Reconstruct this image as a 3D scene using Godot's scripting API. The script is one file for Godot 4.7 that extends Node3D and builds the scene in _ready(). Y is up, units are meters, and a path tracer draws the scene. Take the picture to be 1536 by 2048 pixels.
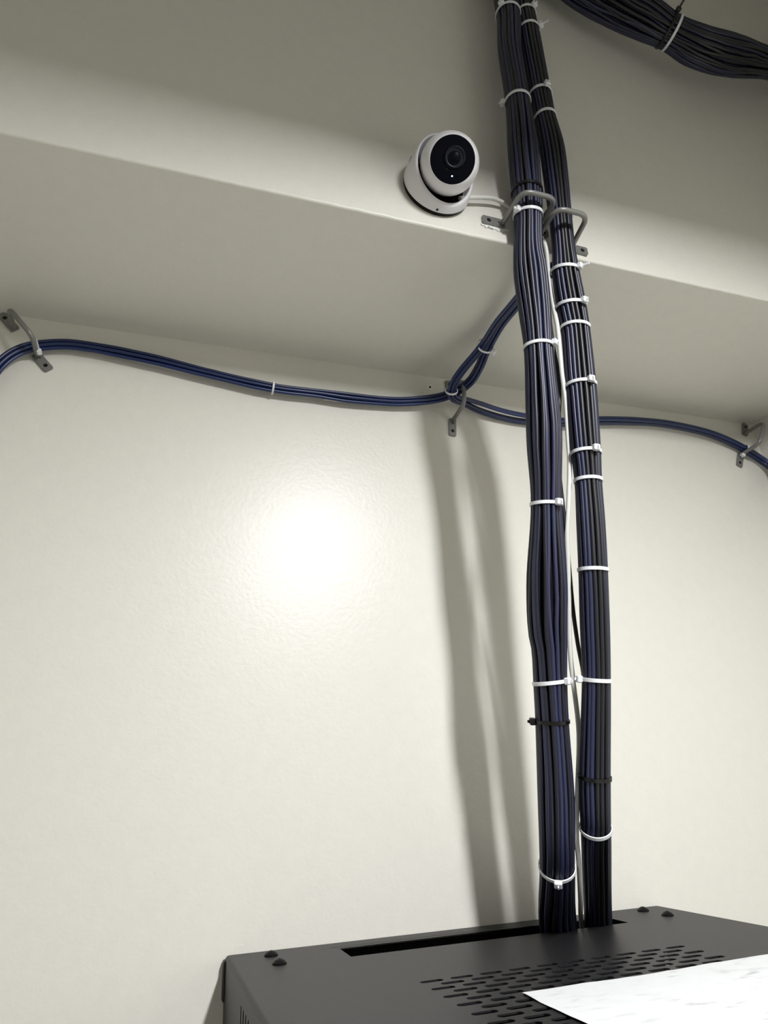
extends Node3D

# A corner of a small equipment room: wall, soffit, two tall cable bundles rising from a wall rack, a turret camera.
# Units are metres, the back wall is the plane z = 0, the floor is y = 0.

const SOFFIT_Y := 2.3845
const SOFFIT_Z := 0.3246
const CEIL_Y := 3.6
const X_LEFT := -1.4
const X_RIGHT := 1.155
const Z_FRONT := 3.8
const RACK_TOP := 1.5398

var M := {}
var used := {}
var noise := FastNoiseLite.new()

func _ready():
	# ---- camera
	var cam := Camera3D.new()
	cam.name = "camera"
	cam.fov = 73.57
	cam.near = 0.02
	cam.far = 50.0
	add_child(cam)
	var back := Vector3(-0.30240787, -0.38388982, 0.8724552)
	var right := Vector3(0.94999305, -0.04661691, 0.30877186)
	cam.transform = Transform3D(Basis(right, back.cross(right), back).orthonormalized(), Vector3(0, 1.7, 0.945))
	cam.current = true
	# ---- environment: the room is closed, so the background gives next to nothing
	var we := WorldEnvironment.new()
	we.name = "environment"
	var env := Environment.new()
	env.background_mode = Environment.BG_COLOR
	env.background_color = Color(0.02, 0.02, 0.02)
	env.tonemap_mode = Environment.TONE_MAPPER_LINEAR
	env.tonemap_exposure = 1.0
	env.sdfgi_enabled = true
	env.ssao_enabled = true
	env.ssil_enabled = true
	we.environment = env
	add_child(we)
	# ---- the lamp of the room: one batten hung below the ceiling, open downward
	noise.seed = 7
	noise.frequency = 1.0
	make_materials()
	ceiling_light(Vector3(0.455, 2.525, 1.24), Vector2(0.075, 0.60), 3.95)
	# ---- structure
	build_room()
	# ---- objects
	build_rack()
	build_bundles()
	build_blue_runs()
	build_hooks()
	build_camera()
	build_small()

# ------------------------------------------------------------------ bookkeeping
func numbered(called: String) -> String:
	if not used.has(called):
		used[called] = 0
		return called
	used[called] += 1
	return "%s_%03d" % [called, used[called]]

func tag(o: Node, label: String, category: String, group := "", kind := ""):
	if label:
		o.set_meta("label", label)
	if category:
		o.set_meta("category", category)
	if group:
		o.set_meta("group", group)
	if kind:
		o.set_meta("kind", kind)

func thing(called: String, at: Vector3, label: String, category: String, group := "") -> Node3D:
	var o := Node3D.new()
	o.name = numbered(called)
	add_child(o)
	o.position = at
	tag(o, label, category, group)
	return o

func node(called: String, parent: Node3D) -> Node3D:
	var o := Node3D.new()
	o.name = called
	parent.add_child(o, true)
	return o

# Vertices are given in room coordinates; the mesh is moved into its parent's frame.
func put(st: SurfaceTool, called: String, m: Material, parent: Node3D, local := false) -> MeshInstance3D:
	var o := MeshInstance3D.new()
	o.name = called
	o.mesh = st.commit()
	o.material_override = m
	o.cast_shadow = GeometryInstance3D.SHADOW_CASTING_SETTING_ON
	parent.add_child(o, true)
	if not local and parent != self:
		o.transform = parent.global_transform.affine_inverse()
	return o

func struct(st: SurfaceTool, called: String, m: Material, label: String, category: String) -> MeshInstance3D:
	var o := put(st, called, m, self)
	tag(o, label, category, "", "structure")
	return o

func mb() -> SurfaceTool:
	var st := SurfaceTool.new()
	st.begin(Mesh.PRIMITIVE_TRIANGLES)
	return st

# ------------------------------------------------------------------ materials
func mat(c: Color, rough: float, metal := 0.0, spec := 0.5) -> StandardMaterial3D:
	var m := StandardMaterial3D.new()
	m.albedo_color = c
	m.roughness = rough
	m.metallic = metal
	m.metallic_specular = spec
	return m

func noise_image(seed_: int, freq: float, oct: int, size := 512) -> Image:
	var n := FastNoiseLite.new()
	n.seed = seed_
	n.frequency = freq
	n.noise_type = FastNoiseLite.TYPE_SIMPLEX_SMOOTH
	n.fractal_octaves = oct
	var img := n.get_seamless_image(size, size)
	img.convert(Image.FORMAT_RGB8)
	return img

func normal_tex(seed_: int, freq: float, oct: int, strength: float) -> ImageTexture:
	var img := noise_image(seed_, freq, oct)
	img.convert(Image.FORMAT_RGBA8)
	img.bump_map_to_normal_map(strength)
	return ImageTexture.create_from_image(img)

# Faint mottling of the paint film: the tone wanders by a percent or two round the base colour.
func mottled(c: Color, seed_: int, amount: float, freq := 0.012) -> ImageTexture:
	var img := noise_image(seed_, freq, 4, 512)
	for y in 512:
		for x in 512:
			var v := (img.get_pixel(x, y).r - 0.5) * 2.0 * amount
			img.set_pixel(x, y, Color(c.r + v, c.g + v, c.b + v * 0.9))
	return ImageTexture.create_from_image(img)

func paint(c: Color, seed_: int, rough: float, bump: float) -> StandardMaterial3D:
	var m := mat(Color.WHITE, rough)
	m.albedo_texture = mottled(c, seed_, 0.006)
	m.normal_enabled = true
	m.normal_texture = normal_tex(seed_ + 3, 0.035, 3, 6.0)
	m.normal_scale = bump
	m.uv1_triplanar = true
	m.uv1_world_triplanar = true
	m.uv1_scale = Vector3(5.5, 5.5, 5.5)
	return m

func make_materials():
	M.wall = paint(Color(0.884, 0.877, 0.842), 11, 0.37, 0.05)
	M.soffit = paint(Color(0.884, 0.877, 0.842), 21, 0.40, 0.05)
	M.ceiling = mat(Color(0.86, 0.86, 0.85), 0.85)
	M.floor = mat(Color(0.66, 0.655, 0.64), 0.5)
	M.rack = mat(Color.WHITE, 0.42, 0.0, 0.32)
	M.rack.albedo_texture = mottled(Color(0.118, 0.118, 0.127), 31, 0.012, 0.03)
	M.rack.normal_enabled = true
	M.rack.normal_texture = normal_tex(33, 0.2, 2, 5.0)
	M.rack.normal_scale = 0.10
	M.rack.uv1_triplanar = true
	M.rack.uv1_world_triplanar = true
	M.rack.uv1_scale = Vector3(9, 9, 9)
	M.black = mat(Color(0.03, 0.03, 0.034), 0.45, 0.0, 0.3)
	M.steel = mat(Color(0.50, 0.50, 0.49), 0.40, 0.35)
	M.screw = mat(Color(0.10, 0.10, 0.10), 0.5, 0.5)
	M.tie = mat(Color(0.90, 0.91, 0.92), 0.38)
	M.tie.backlight_enabled = true
	M.tie.backlight = Color(0.25, 0.25, 0.25)
	M.tie_black = mat(Color(0.02, 0.02, 0.022), 0.35)
	M.white_cable = mat(Color(0.86, 0.86, 0.84), 0.45)
	M.cam_white = mat(Color(0.87, 0.865, 0.875), 0.34)
	M.cam_black = mat(Color(0.05, 0.055, 0.08), 0.12, 0.0, 0.15)
	M.cam_ring = mat(Color(0.10, 0.11, 0.14), 0.4, 0.0, 0.3)
	M.cam_lens = mat(Color(0.03, 0.05, 0.065), 0.35, 0.0, 0.2)
	M.mark = mat(Color(0.62, 0.62, 0.64), 0.5)
	M.plaster = mat(Color(0.93, 0.93, 0.92), 0.8)
	M.navy = []
	for c in [Color(0.080, 0.094, 0.178), Color(0.068, 0.079, 0.140), Color(0.108, 0.130, 0.240), Color(0.056, 0.062, 0.095), Color(0.132, 0.152, 0.262)]:
		M.navy.append(mat(c, 0.44, 0.0, 0.55))
	M.blue = []
	for c in [Color(0.050, 0.130, 0.310), Color(0.042, 0.112, 0.275), Color(0.060, 0.150, 0.335)]:
		M.blue.append(mat(c, 0.34, 0.0, 0.55))

# ------------------------------------------------------------------ shapes
func tri(st: SurfaceTool, a: Vector3, b: Vector3, c: Vector3, want: Vector3):
	# front faces run clockwise; "want" is the side that faces out
	var n := (c - a).cross(b - a)
	st.set_smooth_group(-1)
	if n.dot(want) >= 0.0:
		for p in [a, b, c]:
			st.set_normal(want)
			st.add_vertex(p)
	else:
		for p in [a, c, b]:
			st.set_normal(want)
			st.add_vertex(p)

func quad(st: SurfaceTool, a: Vector3, b: Vector3, c: Vector3, d: Vector3, want: Vector3):
	tri(st, a, b, c, want)
	tri(st, a, c, d, want)

func box(st: SurfaceTool, lo: Vector3, hi: Vector3):
	frame_box(st, Transform3D(Basis(), (lo + hi) / 2), (hi - lo) / 2)

func frame_box(st: SurfaceTool, t: Transform3D, h: Vector3, bev := 0.0):
	# a box with chamfered edges, half size h, in the frame t
	if bev <= 0.0:
		for ax in 3:
			for s in [-1.0, 1.0]:
				var n := Vector3.ZERO
				n[ax] = s
				var u := Vector3.ZERO
				u[(ax + 1) % 3] = h[(ax + 1) % 3]
				var v := Vector3.ZERO
				v[(ax + 2) % 3] = h[(ax + 2) % 3]
				var c := n * h[ax]
				quad(st, t * (c - u - v), t * (c + u - v), t * (c + u + v), t * (c - u + v), (t.basis * n).normalized())
		return
	for ax in 3:
		var a1 := (ax + 1) % 3
		var a2 := (ax + 2) % 3
		for s in [-1.0, 1.0]:
			var n := Vector3.ZERO
			n[ax] = s
			var u := Vector3.ZERO
			u[a1] = h[a1] - bev
			var v := Vector3.ZERO
			v[a2] = h[a2] - bev
			var c := n * h[ax]
			quad(st, t * (c - u - v), t * (c + u - v), t * (c + u + v), t * (c - u + v), (t.basis * n).normalized())
	for ax in 3:
		var a1 := (ax + 1) % 3
		var a2 := (ax + 2) % 3
		var l := Vector3.ZERO
		l[ax] = h[ax] - bev
		for s1 in [-1.0, 1.0]:
			for s2 in [-1.0, 1.0]:
				var p := Vector3.ZERO
				p[a1] = s1 * h[a1]
				p[a2] = s2 * (h[a2] - bev)
				var q := Vector3.ZERO
				q[a1] = s1 * (h[a1] - bev)
				q[a2] = s2 * h[a2]
				var n := Vector3.ZERO
				n[a1] = s1
				n[a2] = s2
				quad(st, t * (p - l), t * (p + l), t * (q + l), t * (q - l), (t.basis * n).normalized())
	for sx in [-1.0, 1.0]:
		for sy in [-1.0, 1.0]:
			for sz in [-1.0, 1.0]:
				var s := Vector3(sx, sy, sz)
				var a := Vector3(sx * h.x, sy * (h.y - bev), sz * (h.z - bev))
				var b := Vector3(sx * (h.x - bev), sy * h.y, sz * (h.z - bev))
				var c := Vector3(sx * (h.x - bev), sy * (h.y - bev), sz * h.z)
				tri(st, t * a, t * b, t * c, (t.basis * s).normalized())

# Smooth grid of points and normals (rows x columns).
func grid(st: SurfaceTool, p: Array, n: Array, wrap := false):
	var rows := p.size()
	var cols: int = p[0].size()
	for i in rows - 1:
		for j in (cols if wrap else cols - 1):
			var k := (j + 1) % cols
			var q := [[p[i][j], n[i][j]], [p[i][k], n[i][k]], [p[i + 1][k], n[i + 1][k]], [p[i + 1][j], n[i + 1][j]]]
			for f in [[0, 1, 2], [0, 2, 3]]:
				var a: Vector3 = q[f[0]][0]
				var b: Vector3 = q[f[1]][0]
				var c: Vector3 = q[f[2]][0]
				var fn := (c - a).cross(b - a)
				if fn.length_squared() < 1e-20:
					continue
				var w: Vector3 = q[f[0]][1] + q[f[1]][1] + q[f[2]][1]
				var order: Array = f if fn.dot(w) >= 0.0 else [f[0], f[2], f[1]]
				for m in order:
					st.set_normal(q[m][1])
					st.add_vertex(q[m][0])

func catmull(pts: Array, count: int) -> Array:
	# resamples Vector3s or Vector4s evenly in the parameter given by chord length
	var d := [0.0]
	for i in range(1, pts.size()):
		d.append(d[-1] + v3(pts[i]).distance_to(v3(pts[i - 1])))
	var out := []
	var seg := 0
	for k in count:
		var s: float = d[-1] * k / (count - 1.0)
		while seg < pts.size() - 2 and s > d[seg + 1]:
			seg += 1
		var t: float = clampf((s - d[seg]) / maxf(d[seg + 1] - d[seg], 1e-9), 0, 1)
		var h: float = d[seg + 1] - d[seg]
		var m0 = (pts[seg + 1] - pts[seg]) / h
		var m1 = m0
		if seg > 0:
			m0 = (pts[seg + 1] - pts[seg - 1]) / (d[seg + 1] - d[seg - 1])
		if seg < pts.size() - 2:
			m1 = (pts[seg + 2] - pts[seg]) / (d[seg + 2] - d[seg])
		var t2 := t * t
		var t3 := t2 * t
		out.append(pts[seg] * (2 * t3 - 3 * t2 + 1) + m0 * (h * (t3 - 2 * t2 + t)) + pts[seg + 1] * (3 * t2 - 2 * t3) + m1 * (h * (t3 - t2)))
	return out

func v3(p) -> Vector3:
	return Vector3(p.x, p.y, p.z)

# A round tube along points (already sampled), closed at its ends.
func tube(st: SurfaceTool, path: Array, r: float, sides := 8):
	var n := path.size()
	var pp := []
	var nn := []
	var up := Vector3.ZERO
	for i in n:
		var t: Vector3 = (path[mini(i + 1, n - 1)] - path[maxi(i - 1, 0)]).normalized()
		if i == 0:
			up = Vector3(0, 0, 1) if absf(t.z) < 0.8 else Vector3(1, 0, 0)
		up = (up - t * up.dot(t)).normalized()
		var sd := t.cross(up)
		var a := []
		var b := []
		for k in sides:
			var w := TAU * k / sides
			var d := up * cos(w) + sd * sin(w)
			a.append(path[i] + d * r)
			b.append(d)
		pp.append(a)
		nn.append(b)
	grid(st, pp, nn, true)
	for e in [0, n - 1]:
		var t: Vector3 = (path[0] - path[1]).normalized() if e == 0 else (path[n - 1] - path[n - 2]).normalized()
		for k in sides:
			tri(st, path[e], pp[e][k], pp[e][(k + 1) % sides], t)

# A surface of revolution about "axis" through c; profile is [radius, along] pairs.
func lathe(st: SurfaceTool, c: Vector3, axis: Vector3, profile: Array, sides := 32):
	var up := Vector3(0, 1, 0) if absf(axis.y) < 0.8 else Vector3(1, 0, 0)
	up = (up - axis * up.dot(axis)).normalized()
	var sd := axis.cross(up)
	for i in profile.size() - 1:
		var dr: float = profile[i + 1][0] - profile[i][0]
		var da: float = profile[i + 1][1] - profile[i][1]
		var p := [[], []]
		var n := [[], []]
		for k in sides:
			var w := TAU * k / sides
			var d := up * cos(w) + sd * sin(w)
			var nrm := (d * da - axis * dr).normalized()
			for e in 2:
				p[e].append(c + d * profile[i + e][0] + axis * profile[i + e][1])
				# smooth with the neighbours when the profile bends little
				var m := nrm
				var o: int = i - 1 if e == 0 else i + 1
				if o >= 0 and o < profile.size() - 1:
					var er: float = profile[o + 1][0] - profile[o][0]
					var ea: float = profile[o + 1][1] - profile[o][1]
					var n2 := (d * ea - axis * er).normalized()
					if n2.dot(nrm) > 0.75:
						m = (n2 + nrm).normalized()
				n[e].append(m)
		grid(st, p, n, true)

# A flat cell with a hole: both outlines convex, (x, y) on the axes u, v from o, facing n.
func cell(st: SurfaceTool, o: Vector3, u: Vector3, v: Vector3, n: Vector3, outer: PackedVector2Array, inner: PackedVector2Array, depth: float):
	var c := Vector2.ZERO
	for p in inner:
		c += p
	c /= inner.size()
	var angles := []
	for p in outer:
		angles.append((p - c).angle())
	for p in inner:
		angles.append((p - c).angle())
	angles.sort()
	var a := []
	var b := []
	for w in angles:
		var d := Vector2.from_angle(w)
		a.append(hit(outer, c, d))
		b.append(hit(inner, c, d))
	for i in a.size():
		var j := (i + 1) % a.size()
		var A: Vector3 = o + u * a[i].x + v * a[i].y
		var B: Vector3 = o + u * a[j].x + v * a[j].y
		var C: Vector3 = o + u * b[j].x + v * b[j].y
		var D: Vector3 = o + u * b[i].x + v * b[i].y
		quad(st, A, B, C, D, n)
		quad(st, A - n * depth, B - n * depth, C - n * depth, D - n * depth, -n)
		if C.distance_to(D) > 1e-7:
			var inw: Vector3 = (u * (c.x - (b[i].x + b[j].x) / 2) + v * (c.y - (b[i].y + b[j].y) / 2)).normalized()
			quad(st, C, D, D - n * depth, C - n * depth, inw)

func hit(poly: PackedVector2Array, c: Vector2, d: Vector2) -> Vector2:
	var best := 1e9
	for i in poly.size():
		var p := poly[i] - c
		var e := poly[(i + 1) % poly.size()] - poly[i]
		var den := d.cross(e)
		if absf(den) < 1e-12:
			continue
		var t := p.cross(e) / den
		var s := p.cross(d) / den
		if t > 0.0 and s > -1e-5 and s < 1.00001:
			best = minf(best, t)
	return c + d * best

func stadium(c: Vector2, l: float, w: float, along_y := false) -> PackedVector2Array:
	var out := PackedVector2Array()
	for e in [-1, 1]:
		for k in 6:
			var a: float = (PI / 2 if e < 0 else -PI / 2) + PI * k / 5.0
			var p := Vector2(e * (l - w) / 2 + cos(a) * w / 2, sin(a) * w / 2)
			out.append(c + (Vector2(-p.y, p.x) if along_y else p))
	return out

func rect(x0: float, y0: float, x1: float, y1: float) -> PackedVector2Array:
	return PackedVector2Array([Vector2(x0, y0), Vector2(x1, y0), Vector2(x1, y1), Vector2(x0, y1)])

# ------------------------------------------------------------------ the lamp
func ceiling_light(at: Vector3, size: Vector2, energy: float):
	var o := thing("ceiling_light", at, "white batten light hung on two rods below the ceiling", "ceiling light")
	var h := Vector3(size.x / 2, 0.0, size.y / 2)
	var st := mb()
	frame_box(st, Transform3D(Basis(), at + Vector3(0, 0.035, 0)), Vector3(h.x + 0.004, 0.030, h.z + 0.010), 0.008)
	for s in [-1.0, 1.0]:
		box(st, at + Vector3(s * (h.x + 0.002) - 0.002, -0.004, -h.z - 0.008), at + Vector3(s * (h.x + 0.002) + 0.002, 0.02, h.z + 0.008))
		box(st, at + Vector3(-h.x, -0.004, s * (h.z + 0.006) - 0.003), at + Vector3(h.x, 0.02, s * (h.z + 0.006) + 0.003))
	put(st, "housing", M.cam_white, o)
	st = mb()
	box(st, at + Vector3(-h.x + 0.001, 0.001, -h.z + 0.001), at + Vector3(h.x - 0.001, 0.006, h.z - 0.001))
	var glow := mat(Color(0.9, 0.9, 0.9), 0.6)
	glow.emission_enabled = true
	glow.emission = Color(0.97, 0.985, 1.0)
	glow.emission_energy_multiplier = 2.0
	put(st, "diffuser", glow, o)
	for s in [-1.0, 1.0]:
		st = mb()
		var p: Vector3 = at + Vector3(0, 0.062, s * h.z * 0.7)
		tube(st, [p, Vector3(p.x, (p.y + CEIL_Y) / 2, p.z), Vector3(p.x, CEIL_Y, p.z)], 0.004, 10)
		put(st, "suspension_rod", M.steel, o)
	var l := AreaLight3D.new()
	l.name = "panel_light"
	l.area_size = Vector2(size.x - 0.004, size.y - 0.004)
	l.light_energy = energy
	l.light_color = Color(0.99, 0.99, 0.995)
	l.shadow_enabled = true
	o.add_child(l)
	l.rotation_degrees = Vector3(-90, 0, 0)
	l.position = Vector3(0, -0.006, 0)
	l.set("area_range", 12.0)

# ------------------------------------------------------------------ the room
func build_room():
	var st := mb()
	box(st, Vector3(X_LEFT - 0.1, -0.1, -0.1), Vector3(X_RIGHT + 0.1, CEIL_Y, 0.0))
	struct(st, "wall_back", M.wall, "cream painted back wall behind the black rack and cable bundles", "wall")
	st = mb()
	box(st, Vector3(X_LEFT - 0.1, -0.1, 0.0), Vector3(X_LEFT, CEIL_Y, Z_FRONT))
	struct(st, "wall_left", M.wall, "cream painted side wall beyond the end of the blue cable run", "wall")
	st = mb()
	box(st, Vector3(X_RIGHT, -0.1, 0.0), Vector3(X_RIGHT + 0.1, CEIL_Y, Z_FRONT))
	struct(st, "wall_right", M.wall, "cream painted side wall meeting the back wall at the corner hook", "wall")
	st = mb()
	box(st, Vector3(X_LEFT - 0.1, -0.1, Z_FRONT), Vector3(X_RIGHT + 0.1, CEIL_Y, Z_FRONT + 0.1))
	struct(st, "wall_front", M.wall, "cream painted wall across the room from the rack", "wall")
	st = mb()
	box(st, Vector3(X_LEFT - 0.1, -0.1, 0.0), Vector3(X_RIGHT + 0.1, 0.0, Z_FRONT))
	struct(st, "floor", M.floor, "pale grey vinyl floor of the equipment room", "floor")
	st = mb()
	box(st, Vector3(X_LEFT - 0.1, CEIL_Y, -0.1), Vector3(X_RIGHT + 0.1, CEIL_Y + 0.1, Z_FRONT + 0.1))
	struct(st, "ceiling", M.ceiling, "white painted ceiling above the soffit", "ceiling")
	# the soffit: underside, a slightly uneven plastered edge, front face
	st = mb()
	var p := []
	var n := []
	var steps := 260
	for i in steps + 1:
		var x := lerpf(X_LEFT, X_RIGHT, float(i) / steps)
		var j := noise.get_noise_2d(x * 38.0, 3.0) * 0.0009 + noise.get_noise_2d(x * 130.0, 9.0) * 0.0004
		var j2 := noise.get_noise_2d(x * 45.0, 17.0) * 0.0007
		var a := [Vector3(x, SOFFIT_Y, 0.0), Vector3(x, SOFFIT_Y, SOFFIT_Z - 0.02)]
		var b := [Vector3.DOWN, Vector3.DOWN]
		var r := 0.0036
		for k in 5:
			var w := PI / 2 * k / 4.0
			a.append(Vector3(x, SOFFIT_Y + r - cos(w) * (r + j2), SOFFIT_Z - r + sin(w) * (r + j)))
			b.append(Vector3(0, -cos(w), sin(w)))
		a.append(Vector3(x, SOFFIT_Y + 0.022, SOFFIT_Z))
		b.append(Vector3(0, 0, 1))
		a.append(Vector3(x, CEIL_Y, SOFFIT_Z))
		b.append(Vector3(0, 0, 1))
		p.append(a)
		n.append(b)
	grid(st, p, n)
	struct(st, "wall_soffit", M.soffit, "cream painted soffit boxed out above the blue cables, camera on its face", "soffit")

# ------------------------------------------------------------------ the rack
func build_rack():
	var X0 := 0.1046
	var X1 := 0.7093
	var Y0 := 1.02
	var D := 0.56
	var Z0 := 0.001
	var r := 0.005
	var o := thing("wall_rack", Vector3((X0 + X1) / 2, Y0, D / 2), "black metal wall rack with vented top and cables entering its rear slot", "rack")
	# top sheet with its cable slot and vent slots
	var st := mb()
	var O := Vector3(0, RACK_TOP, 0)
	var U := Vector3(1, 0, 0)
	var V := Vector3(0, 0, 1)
	var a := X0 + r
	var b := X1 - r
	var t := 0.0014
	for q in [[a, Z0 + r, b, 0.0315], [a, 0.0315, 0.2218, 0.033], [0.594, 0.0315, b, 0.033], [a, 0.033, b, 0.0410], [a, 0.041, 0.2314, 0.0915], [0.594, 0.041, b, 0.0915], [a, 0.0915, b, 0.2365 - 0.00708]]:
		flat(st, q, t)
	var rows := 20
	for i in rows:
		var z := 0.2365 + 0.01415 * i
		var off := 0.2578 if i % 2 == 0 else 0.2578 + 0.01535
		var cols := 10 if i % 2 == 0 else 9
		var xa := off - 0.00395
		flat(st, [a, z - 0.00708, xa, z + 0.00708], t)
		for k in cols:
			var x0 := xa + 0.0307 * k
			cell(st, O, U, V, Vector3.UP, rect(x0, z - 0.00708, x0 + 0.0307, z + 0.00708), stadium(Vector2(x0 + 0.01535, z), 0.0232, 0.0078), t)
		flat(st, [xa + 0.0307 * cols, z - 0.00708, b, z + 0.00708], t)
	flat(st, [a, 0.2365 - 0.00708 + 0.01415 * rows, b, D - r], t)
	# rolled edges and corners
	var cx := [X0 + r, X1 - r]
	var cz := [Z0 + r, D - r]
	var y := RACK_TOP - r
	for s in 2:
		var sg := -1.0 if s == 0 else 1.0
		roll(st, Vector3(cx[s], y, cz[0]), Vector3(cx[s], y, cz[1]), Vector3(sg, 0, 0), r)
		roll(st, Vector3(cx[0], y, cz[s]), Vector3(cx[1], y, cz[s]), Vector3(0, 0, sg), r)
		for s2 in 2:
			var sh := -1.0 if s2 == 0 else 1.0
			var p := []
			var n := []
			for i in 5:
				var la := PI / 2 * i / 4.0
				var pr := []
				var nr := []
				for k in 5:
					var lo := PI / 2 * k / 4.0
					var d := Vector3(sg * cos(la) * cos(lo), sin(la), sh * cos(la) * sin(lo))
					pr.append(Vector3(cx[s], y, cz[s2]) + d * r)
					nr.append(d)
				p.append(pr)
				n.append(nr)
			grid(st, p, n)
	# folded lips round the cable slot
	box(st, Vector3(0.2314, RACK_TOP - 0.016, 0.0915), Vector3(0.594, RACK_TOP - 0.0012, 0.0927))
	box(st, Vector3(0.2302, RACK_TOP - 0.016, 0.041), Vector3(0.2314, RACK_TOP - 0.0012, 0.0915))
	put(st, "top_panel", M.rack, o)
	# sides with upright vents
	for s in 2:
		var sg := -1.0 if s == 0 else 1.0
		var X: float = X0 if s == 0 else X1
		st = mb()
		var So := Vector3(X, 0, 0)
		var N := Vector3(sg, 0, 0)
		var Su := Vector3(0, 0, 1)
		var Sv := Vector3(0, 1, 0)
		side_flat(st, So, N, Z0 + r, Y0, 0.1472, y)
		for k in 18:
			var z0 := 0.1472 + 0.0168 * k
			side_flat(st, So, N, z0, 1.5255, z0 + 0.0168, y)
			cell(st, So, Su, Sv, N, rect(z0, 1.38, z0 + 0.0168, 1.5255), stadium(Vector2(z0 + 0.0084, 1.4525), 0.142, 0.0058, true), t)
		side_flat(st, So, N, 0.1472, Y0, 0.1472 + 0.0168 * 18, 1.38)
		side_flat(st, So, N, 0.1472 + 0.0168 * 18, Y0, D - r, y)
		put(st, "side_panel", M.rack, o)
		# the pressed corner piece behind the side panel
		st = mb()
		frame_box(st, Transform3D(Basis(), Vector3(X + sg * 0.0002, 1.5160, 0.008)), Vector3(0.0022, 0.0200, 0.0065), 0.0015)
		put(st, "corner_cap", M.rack, o)
	st = mb()
	box(st, Vector3(X0 + r, Y0, Z0), Vector3(X1 - r, y, Z0 + 0.0014))
	put(st, "rear_panel", M.rack, o)
	st = mb()
	box(st, Vector3(X0 + 0.0005, Y0 - 0.0014, Z0), Vector3(X1 - 0.0005, Y0, D - r))
	put(st, "bottom_panel", M.rack, o)
	st = mb()
	box(st, Vector3(X0 + r, Y0, D - 0.003), Vector3(X1 - r, y, D))
	var door := put(st, "door", M.rack, o)
	st = mb()
	frame_box(st, Transform3D(Basis(), Vector3(X1 - 0.04, 1.28, D + 0.006)), Vector3(0.012, 0.03, 0.006), 0.002)
	put(st, "latch", M.black, door)
	# dome-headed screws
	for q in [[0.1527, 0.0355], [0.1537, 0.0840], [0.6630, 0.0300], [0.6650, 0.0775]]:
		st = mb()
		var c := Vector3(float(q[0]), RACK_TOP, float(q[1]))
		lathe(st, c, Vector3.UP, [[0.0, 0.0], [0.0078, 0.0], [0.0078, 0.0012], [0.0070, 0.0020], [0.0052, 0.0036], [0.0030, 0.0047], [0.0014, 0.0051], [0.0012, 0.0040], [0.0, 0.0040]], 24)
		put(st, "screw", M.black, o)

func flat(st: SurfaceTool, q: Array, t: float):
	for h in [[RACK_TOP, Vector3.UP], [RACK_TOP - t, Vector3.DOWN]]:
		quad(st, Vector3(q[0], h[0], q[1]), Vector3(q[2], h[0], q[1]), Vector3(q[2], h[0], q[3]), Vector3(q[0], h[0], q[3]), h[1])

func side_flat(st: SurfaceTool, o: Vector3, n: Vector3, z0: float, y0: float, z1: float, y1: float):
	for e in [0.0, 0.0014]:
		var c: Vector3 = o - n * e
		quad(st, c + Vector3(0, y0, z0), c + Vector3(0, y0, z1), c + Vector3(0, y1, z1), c + Vector3(0, y1, z0), n if e == 0.0 else -n)

func roll(st: SurfaceTool, p0: Vector3, p1: Vector3, outward: Vector3, r: float):
	var p := [[], []]
	var n := [[], []]
	for k in 7:
		var w := PI / 2 * k / 6.0
		var d := outward * cos(w) + Vector3.UP * sin(w)
		p[0].append(p0 + d * r)
		p[1].append(p1 + d * r)
		n[0].append(d)
		n[1].append(d)
	grid(st, p, n)

# ------------------------------------------------------------------ cable bundles
# ctrl: [x, y, z, radius] along the bundle. Cables lie in rings; they wander a little and swell where the radius grows.
func frames(ctrl: Array, count: int, ref: Vector3) -> Array:
	var pts := []
	for c in ctrl:
		pts.append(Vector4(c[0], c[1], c[2], c[3]))
	var s := catmull(pts, count)
	var out := []
	for i in count:
		var t := (v3(s[mini(i + 1, count - 1)]) - v3(s[maxi(i - 1, 0)])).normalized()
		var a := (ref - t * ref.dot(t)).normalized()
		out.append({"p": v3(s[i]), "r": s[i].w, "t": t, "a": a, "b": t.cross(a)})
	return out

func bundle(called: String, label: String, ctrl: Array, count: int, rings: Array, rc: float, ref: Vector3, mats: Array, seed_: int, wander := 1.0) -> Node3D:
	var f := frames(ctrl, count, ref)
	var o := thing(called, f[0].p, label, "cable bundle")
	var rng := RandomNumberGenerator.new()
	rng.seed = seed_
	var id := 0
	var ends := 0
	for ring in rings:
		var num: int = ring[0]
		for i in num:
			id += 1
			var a0: float = TAU * (i + 0.18 * rng.randf_range(-1, 1)) / num + ring[2]
			var frac: float = ring[1]
			var path := []
			var ph := rng.randf() * 50.0
			for k in count:
				var s: Dictionary = f[k]
				var q: float = float(k) / count
				var sw: float = clampf((s.r - 0.0185) / 0.006, 0.0, 1.0)
				var ang: float = a0 + wander * (0.13 + 0.14 * sw) * noise.get_noise_2d(q * 5.0 + ph, id * 13.7) + 0.35 * noise.get_noise_2d(q * 2.0, seed_)
				var rad: float = (s.r - rc) * frac + (0.0003 + 0.0010 * sw) * noise.get_noise_2d(q * 6.0 + ph, id * 7.1 + 100.0)
				path.append(s.p + (s.a * cos(ang) + s.b * sin(ang)) * rad)
			var st := mb()
			tube(st, path, rc * rng.randf_range(0.94, 1.04), 8)
			put(st, "cable", mats[rng.randi() % mats.size()], o)
	return o

func at_height(ctrl: Array, axis: int, val: float) -> Dictionary:
	var best := {}
	var d := 1e9
	for s in frames(ctrl, 600, Vector3(1, 0, 0) if axis == 1 else Vector3(0, 1, 0)):
		if absf(s.p[axis] - val) < d:
			d = absf(s.p[axis] - val)
			best = s
	return best

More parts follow.
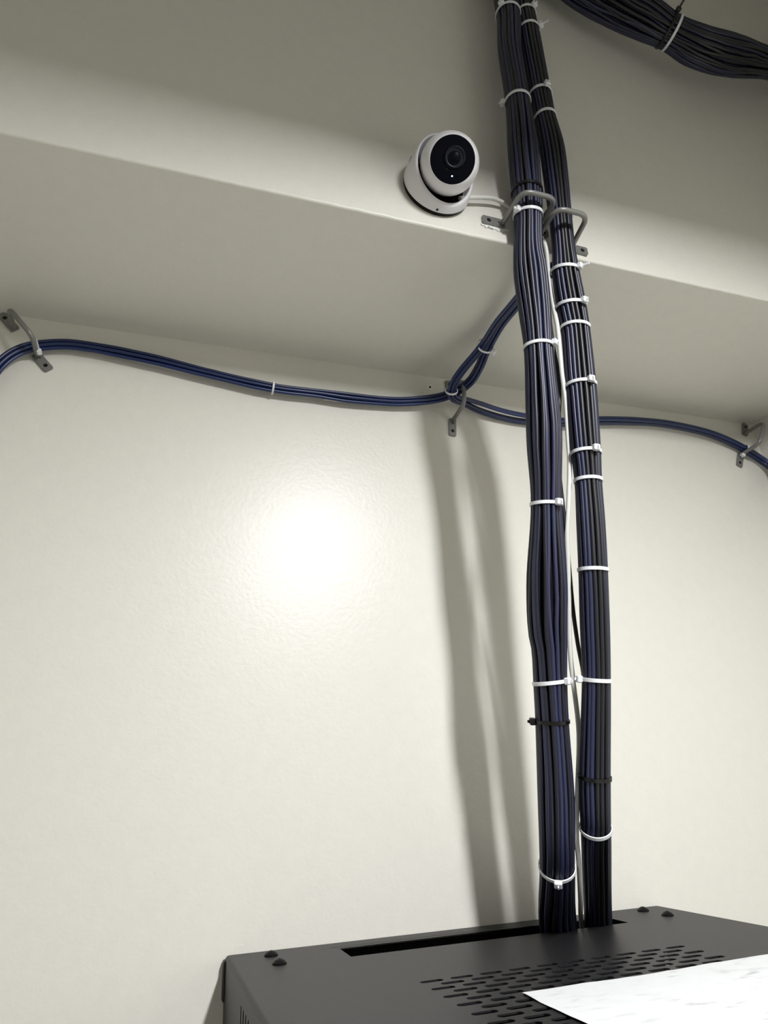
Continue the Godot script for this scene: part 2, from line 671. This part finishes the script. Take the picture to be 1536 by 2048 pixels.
# A cable tie round p: strap, ratchet head at "angle" (0 faces the camera side, positive to the right), cut tail.
func tie(parent: Node3D, p: Vector3, t: Vector3, r: float, toward: Vector3, angle: float, m: Material, tilt := 0.0, tail := 0.004, label := "", w := 0.0045, head := true):
	var o := node("cable_tie", parent)
	if label:
		o.set_meta("label", label)
	var front := (toward - t * toward.dot(t)).normalized()
	var side := front.cross(t).normalized()
	if side.x < -0.2:
		side = -side
	var tt := (t + side * tilt).normalized()
	side = (side - tt * side.dot(tt)).normalized()
	var st := mb()
	var seg := 48
	var prof := [[r + 0.0002, -w / 2], [r + 0.0013, -w / 2 + 0.0003], [r + 0.0013, w / 2 - 0.0003], [r + 0.0002, w / 2]]
	for e in 4:
		var pa: Array = prof[e]
		var pb: Array = prof[(e + 1) % 4]
		var P := [[], []]
		var N := [[], []]
		for k in seg:
			var a := TAU * k / seg
			var d := front * cos(a) + side * sin(a)
			P[0].append(p + d * pa[0] + tt * pa[1])
			P[1].append(p + d * pb[0] + tt * pb[1])
			var nn: Vector3 = (d * (pb[1] - pa[1]) - tt * (pb[0] - pa[0])).normalized()
			N[0].append(nn)
			N[1].append(nn)
		grid(st, P, N, true)
	put(st, "strap", m, o)
	if not head:
		return
	var a := deg_to_rad(angle)
	var d := front * cos(a) + side * sin(a)
	var al := d.cross(tt).normalized()
	st = mb()
	frame_box(st, Transform3D(Basis(al, tt, d), p + d * (r + 0.0036)), Vector3(0.0044, w * 0.5 + 0.0018, 0.0032), 0.0010)
	put(st, "head", m, o)
	if tail > 0.0:
		st = mb()
		frame_box(st, Transform3D(Basis(al, tt, d), p + d * (r + 0.0058 + tail / 2)), Vector3(0.0007, w * 0.5 - 0.0006, tail / 2 + 0.0006), 0.0002)
		put(st, "tail", m, o)

const LEFT_CTRL := [[0.5450, 1.3000, 0.0500, 0.0260], [0.5300, 1.4700, 0.0540, 0.0255], [0.5084, 1.5335, 0.0659, 0.0242], [0.4576, 1.6199, 0.1679, 0.0198], [0.4509, 1.6877, 0.1951, 0.0210], [0.4472, 1.7738, 0.2157, 0.0192], [0.4460, 1.8154, 0.2250, 0.0197], [0.4458, 1.8521, 0.2330, 0.0211], [0.4441, 1.8750, 0.2379, 0.0236], [0.4438, 1.9329, 0.2522, 0.0244], [0.4437, 2.0220, 0.2750, 0.0189], [0.4433, 2.0909, 0.2892, 0.0216], [0.4438, 2.1234, 0.2951, 0.0221], [0.4417, 2.2263, 0.3134, 0.0189], [0.4399, 2.2813, 0.3213, 0.0215], [0.4359, 2.3346, 0.3309, 0.0227], [0.4324, 2.3648, 0.3391, 0.0199], [0.4311, 2.4124, 0.3530, 0.0190], [0.4310, 2.4351, 0.3571, 0.0201], [0.4313, 2.5187, 0.3660, 0.0210], [0.4362, 2.6154, 0.3662, 0.0180], [0.4382, 2.7302, 0.3665, 0.0181], [0.4467, 2.8159, 0.3666, 0.0187], [0.4460, 3.0500, 0.3668, 0.0190], [0.4460, 3.6200, 0.3668, 0.0190]]
const RIGHT_CTRL := [[0.5700, 1.3000, 0.0500, 0.0200], [0.5700, 1.4700, 0.0540, 0.0190], [0.5659, 1.5308, 0.0651, 0.0174], [0.4947, 1.6540, 0.1995, 0.0170], [0.4902, 1.7068, 0.2188, 0.0179], [0.4933, 1.8147, 0.2485, 0.0164], [0.4939, 1.8767, 0.2623, 0.0173], [0.4944, 1.9407, 0.2761, 0.0173], [0.4962, 1.9959, 0.2844, 0.0173], [0.4973, 2.0531, 0.2930, 0.0167], [0.4975, 2.0893, 0.2979, 0.0185], [0.4987, 2.1782, 0.3098, 0.0196], [0.4988, 2.2616, 0.3200, 0.0189], [0.4954, 2.2943, 0.3246, 0.0197], [0.4888, 2.3438, 0.3346, 0.0183], [0.4857, 2.3745, 0.3430, 0.0157], [0.4812, 2.4162, 0.3540, 0.0155], [0.4798, 2.5347, 0.3661, 0.0178], [0.4781, 2.5997, 0.3662, 0.0158], [0.4774, 2.6414, 0.3663, 0.0165], [0.4785, 2.7823, 0.3666, 0.0166], [0.4792, 2.8308, 0.3667, 0.0155], [0.4850, 3.0500, 0.3668, 0.0170], [0.4850, 3.6200, 0.3668, 0.0170]]
const TOP_CTRL := [[0.560, 3.62, 0.3846, 0.036], [0.556, 3.20, 0.3846, 0.036], [0.560, 3.02, 0.3800, 0.037], [0.5850, 2.9626, 0.3780, 0.0372], [0.6578, 2.9171, 0.3826, 0.0355], [0.7148, 2.8925, 0.3866, 0.0313], [0.7535, 2.8768, 0.3886, 0.0273], [0.8016, 2.8598, 0.3906, 0.0318], [0.8761, 2.8695, 0.3886, 0.0325], [0.9908, 2.9142, 0.3746, 0.0250], [1.07, 2.940, 0.366, 0.025], [1.17, 2.955, 0.362, 0.025]]

func build_bundles():
	var cam := Vector3(0, 1.7, 0.945)
	var left := bundle("cable_bundle", "thick navy cable bundle standing beside the camera, with loose bulge between white ties", LEFT_CTRL, 170, [[20, 1.0, 0.0], [13, 0.66, 0.3], [7, 0.33, 0.1]], 0.00285, Vector3(1, 0, 0), M.navy, 5)
	for q in [[2.8159, -20.0, 0, 0.00, 0.003], [2.6154, -75.0, 0, 0.00, 0.003], [2.4477, 180.0, 1, 0.00, 0.003], [2.4124, -38.0, 0, 0.00, 0.003], [2.2263, 68.0, 0, 0.00, 0.003], [2.0233, 42.0, 0, 0.00, 0.003], [1.8171, 60.0, 0, -0.12, 0.003], [1.7738, -78.0, 1, 0.00, 0.003], [1.6174, 2.0, 0, 0.00, 0.003]]:
		var s := at_height(LEFT_CTRL, 1, q[0])
		tie(left, s.p, s.t, s.r, cam - s.p, q[1], M.tie_black if q[2] else M.tie, q[3], q[4], "black cable tie" if q[2] else "")
	# two cables that leave the left bundle and swing over to the right one
	for pts in [[Vector3(0.4582, 2.1206, 0.2906), Vector3(0.4639, 2.0885, 0.2847), Vector3(0.4672, 2.0505, 0.2771), Vector3(0.4724, 2.0014, 0.2657), Vector3(0.4775, 1.9535, 0.2534), Vector3(0.4824, 1.9003, 0.2401), Vector3(0.4882, 1.8594, 0.2305), Vector3(0.4945, 1.8247, 0.2230), Vector3(0.4958, 1.7680, 0.2104)], [Vector3(0.4678, 2.3096, 0.3139), Vector3(0.4716, 2.2439, 0.3040), Vector3(0.4762, 2.2090, 0.2983), Vector3(0.4772, 2.1744, 0.2922), Vector3(0.4726, 2.1330, 0.2848), Vector3(0.4639, 2.0792, 0.2748), Vector3(0.472, 2.03, 0.250)]]:
		var st := mb()
		tube(st, catmull(pts, 50), 0.0027, 10)
		var c := put(st, "loose_cable", M.navy[3], left)
		c.set_meta("label", "black cable slipping out of the bundle")
	var rgt := bundle("cable_bundle", "slimmer, tightly tied navy cable bundle next to the bulging one, many white ties", RIGHT_CTRL, 170, [[17, 1.0, 0.2], [11, 0.65, 0.0], [5, 0.32, 0.1]], 0.00285, Vector3(1, 0, 0), M.navy, 9, 0.6)
	for q in [[2.8308, 55.0, 0, 0.00, 0.003], [2.7920, 80.0, 0, 0.00, 0.010], [2.6448, 40.0, 0, 0.00, 0.003], [2.5977, 180.0, 0, 0.00, 0.003], [2.4187, 180.0, 0, 0.00, 0.003], [2.3472, 66.0, 0, 0.10, 0.010], [2.2957, 52.0, 0, 0.10, 0.003], [2.2631, 180.0, 0, 0.10, 0.003], [2.1782, 36.0, 0, 0.00, 0.003], [2.0893, 36.0, 0, 0.00, 0.003], [2.0531, 180.0, 0, 0.00, 0.003], [1.9419, 180.0, 0, 0.00, 0.003], [1.8147, -72.0, 0, 0.00, 0.003], [1.7084, 180.0, 1, 0.00, 0.003], [1.6556, 180.0, 0, 0.00, 0.003]]:
		var s := at_height(RIGHT_CTRL, 1, q[0])
		tie(rgt, s.p, s.t, s.r, cam - s.p, q[1], M.tie_black if q[2] else M.tie, q[3], q[4], "black cable tie" if q[2] else "")
	var top := bundle("cable_bundle", "fat navy cable bundle sagging across the soffit face toward the side wall", TOP_CTRL, 150, [[32, 1.0, 0.0], [26, 0.82, 0.1], [18, 0.6, 0.1]], 0.0029, Vector3(0, 0, 1), M.navy, 15)
	var s1 := at_height(TOP_CTRL, 0, 0.7535)
	tie(top, s1.p, s1.t, s1.r, cam - s1.p, 180.0, M.tie)
	var s2 := at_height(TOP_CTRL, 0, 0.7440)
	tie(top, s2.p, s2.t, s2.r + 0.0006, cam - s2.p, 80.0, M.tie_black, 0.0, 0.016, "black cable tie with upright tail")
	# the camera's white cable: over the soffit edge and down between the bundles into the rack
	var wpts := [Vector3(0.3400, 2.4330, 0.3366), Vector3(0.3598, 2.4404, 0.3366), Vector3(0.3905, 2.4475, 0.3366), Vector3(0.4073, 2.4481, 0.3336), Vector3(0.4187, 2.4461, 0.3306), Vector3(0.4376, 2.4312, 0.3290), Vector3(0.4537, 2.4109, 0.3316), Vector3(0.4628, 2.3843, 0.3358), Vector3(0.4701, 2.3378, 0.3216), Vector3(0.4748, 2.3023, 0.3145), Vector3(0.4740, 2.2633, 0.3167), Vector3(0.4762, 2.1975, 0.3062), Vector3(0.4794, 2.1625, 0.2999), Vector3(0.4799, 2.1089, 0.2904), Vector3(0.4805, 2.0791, 0.2846), Vector3(0.4765, 2.0254, 0.2737), Vector3(0.4741, 1.9918, 0.2650), Vector3(0.4751, 1.9528, 0.2549), Vector3(0.4758, 1.8997, 0.2414), Vector3(0.4759, 1.8531, 0.2305), Vector3(0.4789, 1.8182, 0.2229), Vector3(0.4842, 1.7720, 0.2125), Vector3(0.4849, 1.7487, 0.2069), Vector3(0.4766, 1.7077, 0.2062), Vector3(0.4760, 1.6653, 0.1921), Vector3(0.4777, 1.6441, 0.1837), Vector3(0.4818, 1.6249, 0.1760), Vector3(0.5014, 1.5796, 0.1372), Vector3(0.5440, 1.5398, 0.0620), Vector3(0.5480, 1.4900, 0.0550), Vector3(0.5500, 1.3500, 0.0550)]
	var st := mb()
	tube(st, catmull(wpts, 220), 0.0030, 10)
	var w := put(st, "camera_cable", M.white_cable, self)
	tag(w, "white cable from the dome camera, running down between the two navy bundles", "cable")

# ------------------------------------------------------------------ blue cables under the soffit
const RUN_A := [Vector3(-1.42, 2.33, 0.02), Vector3(-0.95, 2.22, 0.02), Vector3(-0.60, 2.14, 0.02), Vector3(-0.38, 2.155, 0.022), Vector3(-0.2641, 2.2222, 0.0200), Vector3(-0.2383, 2.2874, 0.0160), Vector3(-0.2199, 2.3129, 0.0145), Vector3(-0.1962, 2.3278, 0.0130), Vector3(-0.1473, 2.3385, 0.0130), Vector3(-0.0413, 2.3314, 0.0140), Vector3(0.0482, 2.3191, 0.0140), Vector3(0.1456, 2.3087, 0.0140), Vector3(0.2229, 2.3093, 0.0140), Vector3(0.2735, 2.3093, 0.0140), Vector3(0.3433, 2.3129, 0.0140), Vector3(0.3879, 2.3192, 0.0160), Vector3(0.4322, 2.3291, 0.0220), Vector3(0.4508, 2.3336, 0.0340), Vector3(0.4626, 2.3351, 0.0520), Vector3(0.4729, 2.3431, 0.0700), Vector3(0.4750, 2.3520, 0.1000), Vector3(0.4740, 2.3618, 0.1257), Vector3(0.4690, 2.3650, 0.1874), Vector3(0.4680, 2.3621, 0.2331), Vector3(0.4650, 2.3540, 0.2850), Vector3(0.4760, 2.3560, 0.3150), Vector3(0.4920, 2.3640, 0.3300)]
const RUN_B := [Vector3(1.1370, 2.16, 3.82), Vector3(1.1370, 2.12, 2.20), Vector3(1.1370, 2.10, 0.90), Vector3(1.1380, 2.12, 0.40), Vector3(1.1390, 2.165, 0.16), Vector3(1.1380, 2.2350, 0.0500), Vector3(1.1429, 2.2809, 0.0180), Vector3(1.0991, 2.3122, 0.0130), Vector3(1.0416, 2.3322, 0.0135), Vector3(0.9941, 2.3406, 0.0140), Vector3(0.9112, 2.3455, 0.0140), Vector3(0.8406, 2.3415, 0.0140), Vector3(0.7602, 2.3317, 0.0140), Vector3(0.6770, 2.3173, 0.0140), Vector3(0.5961, 2.3136, 0.0140), Vector3(0.5485, 2.3161, 0.0160), Vector3(0.5081, 2.3213, 0.0200), Vector3(0.4771, 2.3253, 0.0260), Vector3(0.4563, 2.3224, 0.0340), Vector3(0.4446, 2.3224, 0.0440), Vector3(0.4399, 2.3271, 0.0560), Vector3(0.4410, 2.3357, 0.0720), Vector3(0.4481, 2.3462, 0.0950), Vector3(0.4560, 2.3540, 0.1200), Vector3(0.4640, 2.3640, 0.1450), Vector3(0.4630, 2.3660, 0.1891), Vector3(0.4640, 2.3640, 0.2324), Vector3(0.4600, 2.3530, 0.2850), Vector3(0.4720, 2.3570, 0.3150), Vector3(0.4900, 2.3680, 0.3320)]

func run(called: String, label: String, ctrl: Array, spots: Array, seed_: int, rc: float) -> Node3D:
	var s := catmull(ctrl, 420)
	var o := thing(called, s[130], label, "cable run", "blue cable runs under the soffit")
	var id := 0
	for q in spots:
		id += 1
		var path := []
		var b := Vector3(0, 1, 0)
		for k in s.size():
			var t: Vector3 = (s[mini(k + 1, s.size() - 1)] - s[maxi(k - 1, 0)]).normalized()
			# the frame is carried along the run, so that the cables never swap places
			b = (b - t * b.dot(t)).normalized()
			var a := t.cross(b)
			var tw := 0.5 * noise.get_noise_2d(k * 0.009, seed_)
			var spread := 1.0 + 0.35 * maxf(0.0, noise.get_noise_2d(k * 0.023 + 3.0, seed_ + 5.0))
			var p := Vector2(q[0], q[1]).rotated(tw) * spread
			# past the middle hook the strands of the second run lie apart
			if seed_ == 57:
				p.y += 0.0034 * signf(q[1] - 0.002) * smoothstep(0.47, 0.51, s[k].x) * smoothstep(0.68, 0.58, s[k].x)
			path.append(s[k] + a * p.x + b * p.y)
		var st := mb()
		tube(st, path, rc, 10)
		put(st, "cable", M.blue[id % 3], o)
	return o

func near(ctrl: Array, p: Vector3) -> Array:
	var s := catmull(ctrl, 1200)
	var best := 1
	for k in range(1, 1199):
		if s[k].distance_to(p) < s[best].distance_to(p):
			best = k
	return [s[best], (s[best + 1] - s[best - 1]).normalized()]

func build_blue_runs():
	var cam := Vector3(0, 1.7, 0.945)
	var a := run("blue_cable_run", "blue cables sagging along the wall from tilted hook to middle hook", RUN_A, [[0.0026, 0.0046], [-0.0026, 0.0042], [0.0028, -0.0010], [-0.0028, -0.0012], [0.0, -0.0058]], 41, 0.0028)
	for q in [[Vector3(0.1456, 2.3087, 0.014), 150.0], [Vector3(-0.1960, 2.3250, 0.0102), 40.0], [Vector3(0.4740, 2.3618, 0.1300), 75.0]]:
		var n := near(RUN_A, q[0])
		var wide: bool = q[1] == 75.0   # this one takes in both strands of the branch
		tie(a, n[0] + (Vector3(-0.006, 0.0, 0.004) if wide else Vector3.ZERO), n[1], 0.0135 if wide else 0.0092, cam - n[0], q[1], M.tie, 0.0, 0.003, "", 0.0034, q[1] != 150.0)
	var b := run("blue_cable_run", "blue cables draped along the wall from corner hook to middle hook behind bundles", RUN_B, [[0.0026, 0.0046], [-0.0026, 0.0042], [0.0028, -0.0010], [-0.0028, -0.0012], [0.0, -0.0058]], 57, 0.0028)
	for q in [[Vector3(1.0960, 2.3070, 0.0112), -60.0], [Vector3(0.4415, 2.3240, 0.050), 180.0]]:
		var n := near(RUN_B, q[0])
		tie(b, n[0], n[1], 0.0094, cam - n[0], q[1], M.tie, 0.0, 0.003, "", 0.0034)

# ------------------------------------------------------------------ hooks
# A bent steel rod between two flattened, screwed-down feet. a, b: where the rod meets the wall; n: away from the wall.
func hook(label: String, a: Vector3, b: Vector3, n: Vector3, depth: float, fa: Vector3, fb: Vector3, splay_a := 0.0, splay_b := 0.0, w := 0.0135):
	var o := thing("cable_hook", (a + b) / 2, label, "cable hook", "steel cable hooks")
	var t := 0.0034
	var rr := 0.0036
	var along := (b - a).normalized()
	var A := a + n * (t * 0.5)
	var B := b + n * (t * 0.5)
	var A2 := a + n * depth - along * splay_a
	var B2 := b + n * depth + along * splay_b
	var rad := minf(0.016, (B2 - A2).length() * 0.42)
	var path := [A]
	for c in [[A, A2, B2], [A2, B2, B]]:
		var d0: Vector3 = (c[1] - c[0]).normalized()
		var d1: Vector3 = (c[2] - c[1]).normalized()
		var P: Vector3 = c[1] - d0 * rad
		var Q: Vector3 = c[1] + d1 * rad
		for k in 9:
			var u := k / 8.0
			path.append(P.lerp(c[1], u).lerp((c[1] as Vector3).lerp(Q, u), u))
	path.append(B)
	var st := mb()
	tube(st, path, rr, 14)
	put(st, "rod", M.steel, o)
	for e in [[a, fa], [b, fb]]:
		var v: Vector3 = (e[1] - e[0]).normalized()
		var u := v.cross(n).normalized()
		var l: float = (e[1] - e[0]).length()
		var p0: Vector3 = e[0] - v * 0.004 + n * t
		l += 0.004
		var h := w / 2
		st = mb()
		var c := 0.0018
		var mid := l * 0.46
		var o1 := PackedVector2Array([Vector2(-h + c, 0), Vector2(h - c, 0), Vector2(h, c), Vector2(h, mid), Vector2(-h, mid), Vector2(-h, c)])
		var o2 := PackedVector2Array([Vector2(-h, mid), Vector2(h, mid), Vector2(h, l - c), Vector2(h - c, l), Vector2(-h + c, l), Vector2(-h, l - c)])
		cell(st, p0, u, v, n, o1, disc(Vector2(0, mid * 0.58), 0.0022), t)
		cell(st, p0, u, v, n, o2, disc(Vector2(0, l * 0.72), 0.0032), t)
		var rim := [o1[0], o1[1], o1[2], o1[3], o2[2], o2[3], o2[4], o2[5], o1[4], o1[5]]
		for k in rim.size():
			var q0: Vector2 = rim[k]
			var q1: Vector2 = rim[(k + 1) % rim.size()]
			var m2: Vector2 = (q0 + q1) / 2 - Vector2(0, l / 2)
			var P: Vector3 = p0 + u * q0.x + v * q0.y
			var Q: Vector3 = p0 + u * q1.x + v * q1.y
			var nd := Vector2((q1 - q0).y, -(q1 - q0).x).normalized()
			if nd.dot(m2) < 0:
				nd = -nd
			quad(st, P, Q, Q - n * t, P - n * t, u * nd.x + v * nd.y)
		var foot := put(st, "foot", M.steel, o)
		st = mb()
		var sc: Vector3 = p0 + v * (l * 0.72) - n * 0.0016
		lathe(st, sc, n, [[0.0, 0.0004], [0.0007, 0.0002], [0.0012, 0.0010], [0.0030, 0.0013], [0.0031, -0.0010]], 16)
		put(st, "screw", M.screw, foot)

func disc(c: Vector2, r: float) -> PackedVector2Array:
	var out := PackedVector2Array()
	for k in 16:
		out.append(c + Vector2.from_angle(TAU * k / 16) * r)
	return out

func build_hooks():
	var n := Vector3(0, 0, 1)
	hook("tilted grey steel hook at the end of the sagging blue cables, away from bundles", Vector3(-0.2334, 2.3604, 0), Vector3(-0.1965, 2.3175, 0), n, 0.050, Vector3(-0.2533, 2.3825, 0), Vector3(-0.1775, 2.2965, 0))
	hook("upright grey steel hook where the blue cables meet under the soffit", Vector3(0.4631, 2.3556, 0), Vector3(0.4611, 2.2981, 0), n, 0.055, Vector3(0.4608, 2.3800, 0), Vector3(0.4585, 2.2681, 0), -0.006, -0.004)
	hook("dark grey steel hook in the room corner by the side wall", Vector3(1.1240, 2.3575, 0), Vector3(1.0960, 2.3055, 0), n, 0.052, Vector3(1.1319, 2.3815, 0), Vector3(1.0843, 2.2776, 0))
	var z := SOFFIT_Z
	hook("steel hook round the bulging bundle, chipped paint under its foot, next to the camera", Vector3(0.4065, 2.4160, z), Vector3(0.4570, 2.4160, z), n, 0.060, Vector3(0.3762, 2.4165, z), Vector3(0.4780, 2.4160, z), 0.0, 0.0)
	hook("steel hook round the slimmer bundle, splayed arm, on the soffit face", Vector3(0.4560, 2.3995, z), Vector3(0.5120, 2.3995, z), n, 0.060, Vector3(0.4300, 2.3995, z), Vector3(0.5386, 2.3990, z), 0.002, -0.010)

# ------------------------------------------------------------------ the camera
func build_camera():
	var c := Vector3(0.3110, 2.4515, SOFFIT_Z)
	var o := thing("security_camera", c, "white turret security camera with black face mounted on the soffit", "security camera")
	var st := mb()
	lathe(st, c, Vector3(0, 0, 1), [[0.0, 0.0], [0.0452, 0.0], [0.0458, 0.001], [0.0458, 0.0070], [0.030, 0.0072]], 64)
	put(st, "gasket", M.black, o)
	# shell: nearly a cylinder whose mouth is cut at a slant, with a rounded lip
	st = mb()
	var P := []
	var N := []
	var seg := 96
	var prof := [[0.0462, 0.0], [0.0472, 0.002], [0.0470, 0.12], [0.0463, 0.45], [0.0452, 0.78], [0.0440, 0.92], [0.0428, 0.98], [0.0415, 1.0], [0.0405, 0.985], [0.0400, 0.95], [0.0390, 0.6], [0.036, 0.2]]
	for i in prof.size():
		var a := []
		var b := []
		var p0: Array = prof[maxi(i - 1, 0)]
		var p1: Array = prof[mini(i + 1, prof.size() - 1)]
		for k in seg:
			var w := TAU * k / seg
			var h := 0.0295 + 0.0175 * cos(w - deg_to_rad(112.0))
			var d := Vector3(cos(w), sin(w), 0)
			a.append(c + d * prof[i][0] + Vector3(0, 0, 0.0068 + h * prof[i][1]))
			var dr: float = p1[0] - p0[0]
			var dz: float = (p1[1] - p0[1]) * h
			b.append((d * dz - Vector3(0, 0, 1) * dr).normalized())
		P.append(a)
		N.append(b)
	grid(st, P, N, true)
	var shell := put(st, "shell", M.cam_white, o)
	st = mb()
	lathe(st, c + Vector3(0, 0, 0.006), Vector3(0, 0, 1), [[0.044, 0.0], [0.0, 0.0]], 48)
	put(st, "mount_plate", M.black, o)
	# tiny grub screw and the small mark on the shell
	var ws := deg_to_rad(-96.0)
	var sd := Vector3(cos(ws), sin(ws), 0)
	st = mb()
	lathe(st, c + sd * 0.0469 + Vector3(0, 0, 0.0105), sd, [[0.0, 0.0002], [0.0012, 0.0006], [0.0016, 0.0004], [0.0016, -0.002]], 12)
	put(st, "screw", M.screw, shell)
	st = mb()
	var ring := []
	for k in 21:
		var w := TAU * k / 26.0
		var th := deg_to_rad(159.0) + cos(w) * 0.07
		ring.append(c + Vector3(cos(th), sin(th), 0) * 0.0467 + Vector3(0, 0, 0.024 + sin(w) * 0.0042))
	tube(st, ring, 0.0005, 6)
	put(st, "mark", M.mark, shell)
	# eyeball, looking toward the room
	var ec := Vector3(0.3118, 2.4480, SOFFIT_Z + 0.0470)
	var R := 0.0381
	var look := Vector3(-0.312, -0.75, 0.573).normalized()
	var cr := Vector3(0.94999305, -0.04661691, 0.30877186)
	var cu := Vector3(-0.07786, 0.92220, 0.37879)
	look = (look + cr * 0.15 + cu * 0.20).normalized()
	var up := (Vector3(0, 1, 0) - look * look.y).normalized()
	var rt := up.cross(look)
	var fr := 0.0292
	var fd := sqrt(R * R - fr * fr)
	var pr := []
	for k in 25:
		var w := PI - (PI - asin(fr / R)) * k / 24.0
		pr.append([sin(w) * R, cos(w) * R])
	pr.append([fr - 0.0006, fd + 0.0002])
	pr.append([fr - 0.0008, fd - 0.0010])
	st = mb()
	lathe(st, ec, look, pr, 64)
	var ball := put(st, "eyeball", M.cam_white, o)
	st = mb()
	lathe(st, ec, look, [[fr - 0.0007, fd - 0.0012], [fr - 0.0010, fd + 0.0001], [0.022, fd + 0.0007], [0.0135, fd + 0.0012], [0.0131, fd + 0.0004], [0.0116, fd + 0.0002], [0.0113, fd + 0.0010], [0.0, fd + 0.0014]], 64)
	put(st, "face_cover", M.cam_black, ball)
	var lc := ec + look * (fd + 0.0014) + rt * 0.0030 + up * 0.0030
	st = mb()
	lathe(st, lc, look, [[0.0128, -0.0012], [0.0128, 0.0003], [0.0120, 0.0007], [0.0110, 0.0004], [0.0108, -0.0002], [0.0058, -0.0004]], 48)
	put(st, "lens_ring", M.cam_ring, ball)
	st = mb()
	lathe(st, lc, look, [[0.0058, -0.0006], [0.0052, 0.0004], [0.0032, 0.0010], [0.0, 0.0013]], 32)
	put(st, "lens", M.cam_lens, ball)
	var led := mat(Color(0.7, 0.8, 1.0), 0.4)
	led.emission_enabled = true
	led.emission = Color(0.62, 0.72, 1.0)
	led.emission_energy_multiplier = 3.0
	st = mb()
	lathe(st, ec + look * (fd + 0.0006) - up * 0.0190 - rt * 0.0004, look, [[0.0012, -0.0010], [0.0011, 0.0003], [0.0, 0.0006]], 12)
	put(st, "indicator_light", led, ball)

# ------------------------------------------------------------------ small things
func build_small():
	# paper lying on the rack, its sheet a little wavy, with pale smudged print
	var img := Image.create(640, 460, false, Image.FORMAT_RGB8)
	var rng := RandomNumberGenerator.new()
	rng.seed = 77
	for y in 460:
		for x in 640:
			var v := 0.80 + 0.012 * noise.get_noise_2d(x * 0.02, y * 0.02)
			var sm := maxf(0.0, noise.get_noise_2d(x * 0.011 + 40.0, y * 0.03 + 9.0) - 0.12) * maxf(0.0, noise.get_noise_2d(x * 0.004, y * 0.006 + 77.0) + 0.25)
			v -= 0.45 * sm
			img.set_pixel(x, y, Color(v * 0.985, v * 0.995, v))
	for k in 12:
		var x0 := rng.randi_range(60, 600)
		var y0 := rng.randi_range(20, 430)
		var ln := rng.randi_range(12, 60)
		for i in ln:
			var px := x0 + i
			var py := y0 + int(i * 0.35)
			if px < 640 and py < 460:
				var base := img.get_pixel(px, py)
				img.set_pixel(px, py, base.darkened(0.05))
				img.set_pixel(px, mini(py + 1, 459), base.darkened(0.03))
	var pm := mat(Color.WHITE, 0.75)
	pm.albedo_texture = ImageTexture.create_from_image(img)
	var st := mb()
	var x0 := 0.3190
	var z0 := 0.3195
	var nx := 40
	var nz := 28
	for side in [0, 1]:
		for i in nx:
			for k in nz:
				var q := []
				for e in [[0, 0], [1, 0], [1, 1], [0, 1]]:
					var u := float(i + e[0]) / nx
					var w := float(k + e[1]) / nz
					var h: float = RACK_TOP + 0.0016 + 0.0011 * noise.get_noise_2d(u * 3.0 + 5.0, w * 2.5) + 0.0022 * maxf(0.0, u - 0.55) * 2.0 - side * 0.00025
					q.append([Vector3(x0 + u * 0.297, h, z0 + w * 0.21), Vector2(u, w)])
				for f in [[0, 1, 2], [0, 2, 3]]:
					var ord: Array = f if side == 0 else [f[0], f[2], f[1]]
					for m in ord:
						st.set_uv(q[m][1])
						st.set_normal(Vector3.UP if side == 0 else Vector3.DOWN)
						st.add_vertex(q[m][0])
	var paper := put(st, "paper_sheet", pm, self)
	tag(paper, "white printed paper sheet lying on the black rack top", "paper")
	# a wall plug beside the middle hook
	st = mb()
	var pc := Vector3(0.4250, 2.3625, 0.0)
	lathe(st, pc, Vector3(0, 0, 1), [[0.0048, 0.0], [0.0048, 0.0006], [0.0038, 0.0014], [0.0024, 0.0010], [0.0022, 0.0002]], 18)
	var plug := thing("wall_plug", pc, "small screwed wall plug in the wall beside the middle hook", "wall plug")
	put(st, "collar", M.plaster, plug)
	st = mb()
	lathe(st, pc, Vector3(0, 0, 1), [[0.0022, 0.0002], [0.0018, 0.0008], [0.0008, 0.0006], [0.0, 0.0]], 14)
	put(st, "screw", M.screw, plug)
	# little blemishes in the paint of the back wall
	var wall := get_node("wall_back") as Node3D
	for q in [[0.3590, 2.1931, 0.0013], [0.3612, 2.1890, 0.0010], [0.3575, 2.2010, 0.0007], [0.3604, 2.1850, 0.0007], [0.1237, 1.5477, 0.0010]]:
		st = mb()
		lathe(st, Vector3(float(q[0]), float(q[1]), 0.0), Vector3(0, 0, 1), [[float(q[2]), -0.0002], [float(q[2]) * 0.8, 0.0003], [0.0, 0.0004]], 10)
		put(st, "paint_blemish", M.plaster, wall)
	# flaked paint under the foot of the hook beside the camera
	st = mb()
	var prev := []
	var steps := 26
	for k in steps + 1:
		var u := float(k) / steps
		var x := lerpf(0.3745, 0.4160, u)
		var yt := 2.4105
		var yb := 2.4068 - 0.0060 * absf(noise.get_noise_2d(x * 420.0, 2.0)) - 0.0040 * sin(u * PI) * (0.5 + 0.5 * noise.get_noise_2d(x * 130.0, 8.0))
		var now := [Vector3(x, yt, SOFFIT_Z + 0.0002), Vector3(x, yb, SOFFIT_Z + 0.0010 + 0.0040 * absf(noise.get_noise_2d(x * 300.0, 30.0)))]
		if k > 0:
			quad(st, prev[0], now[0], now[1], prev[1], Vector3(0, 0, 1))
			quad(st, prev[1], now[1], now[1] - Vector3(0, 0, 0.002), prev[1] - Vector3(0, 0, 0.002), Vector3(0, -1, 0))
		prev = now
	var chip := put(st, "paint_flake", M.plaster, self)
	tag(chip, "jagged white flake of chipped paint under the hook foot next to camera", "paint flake")
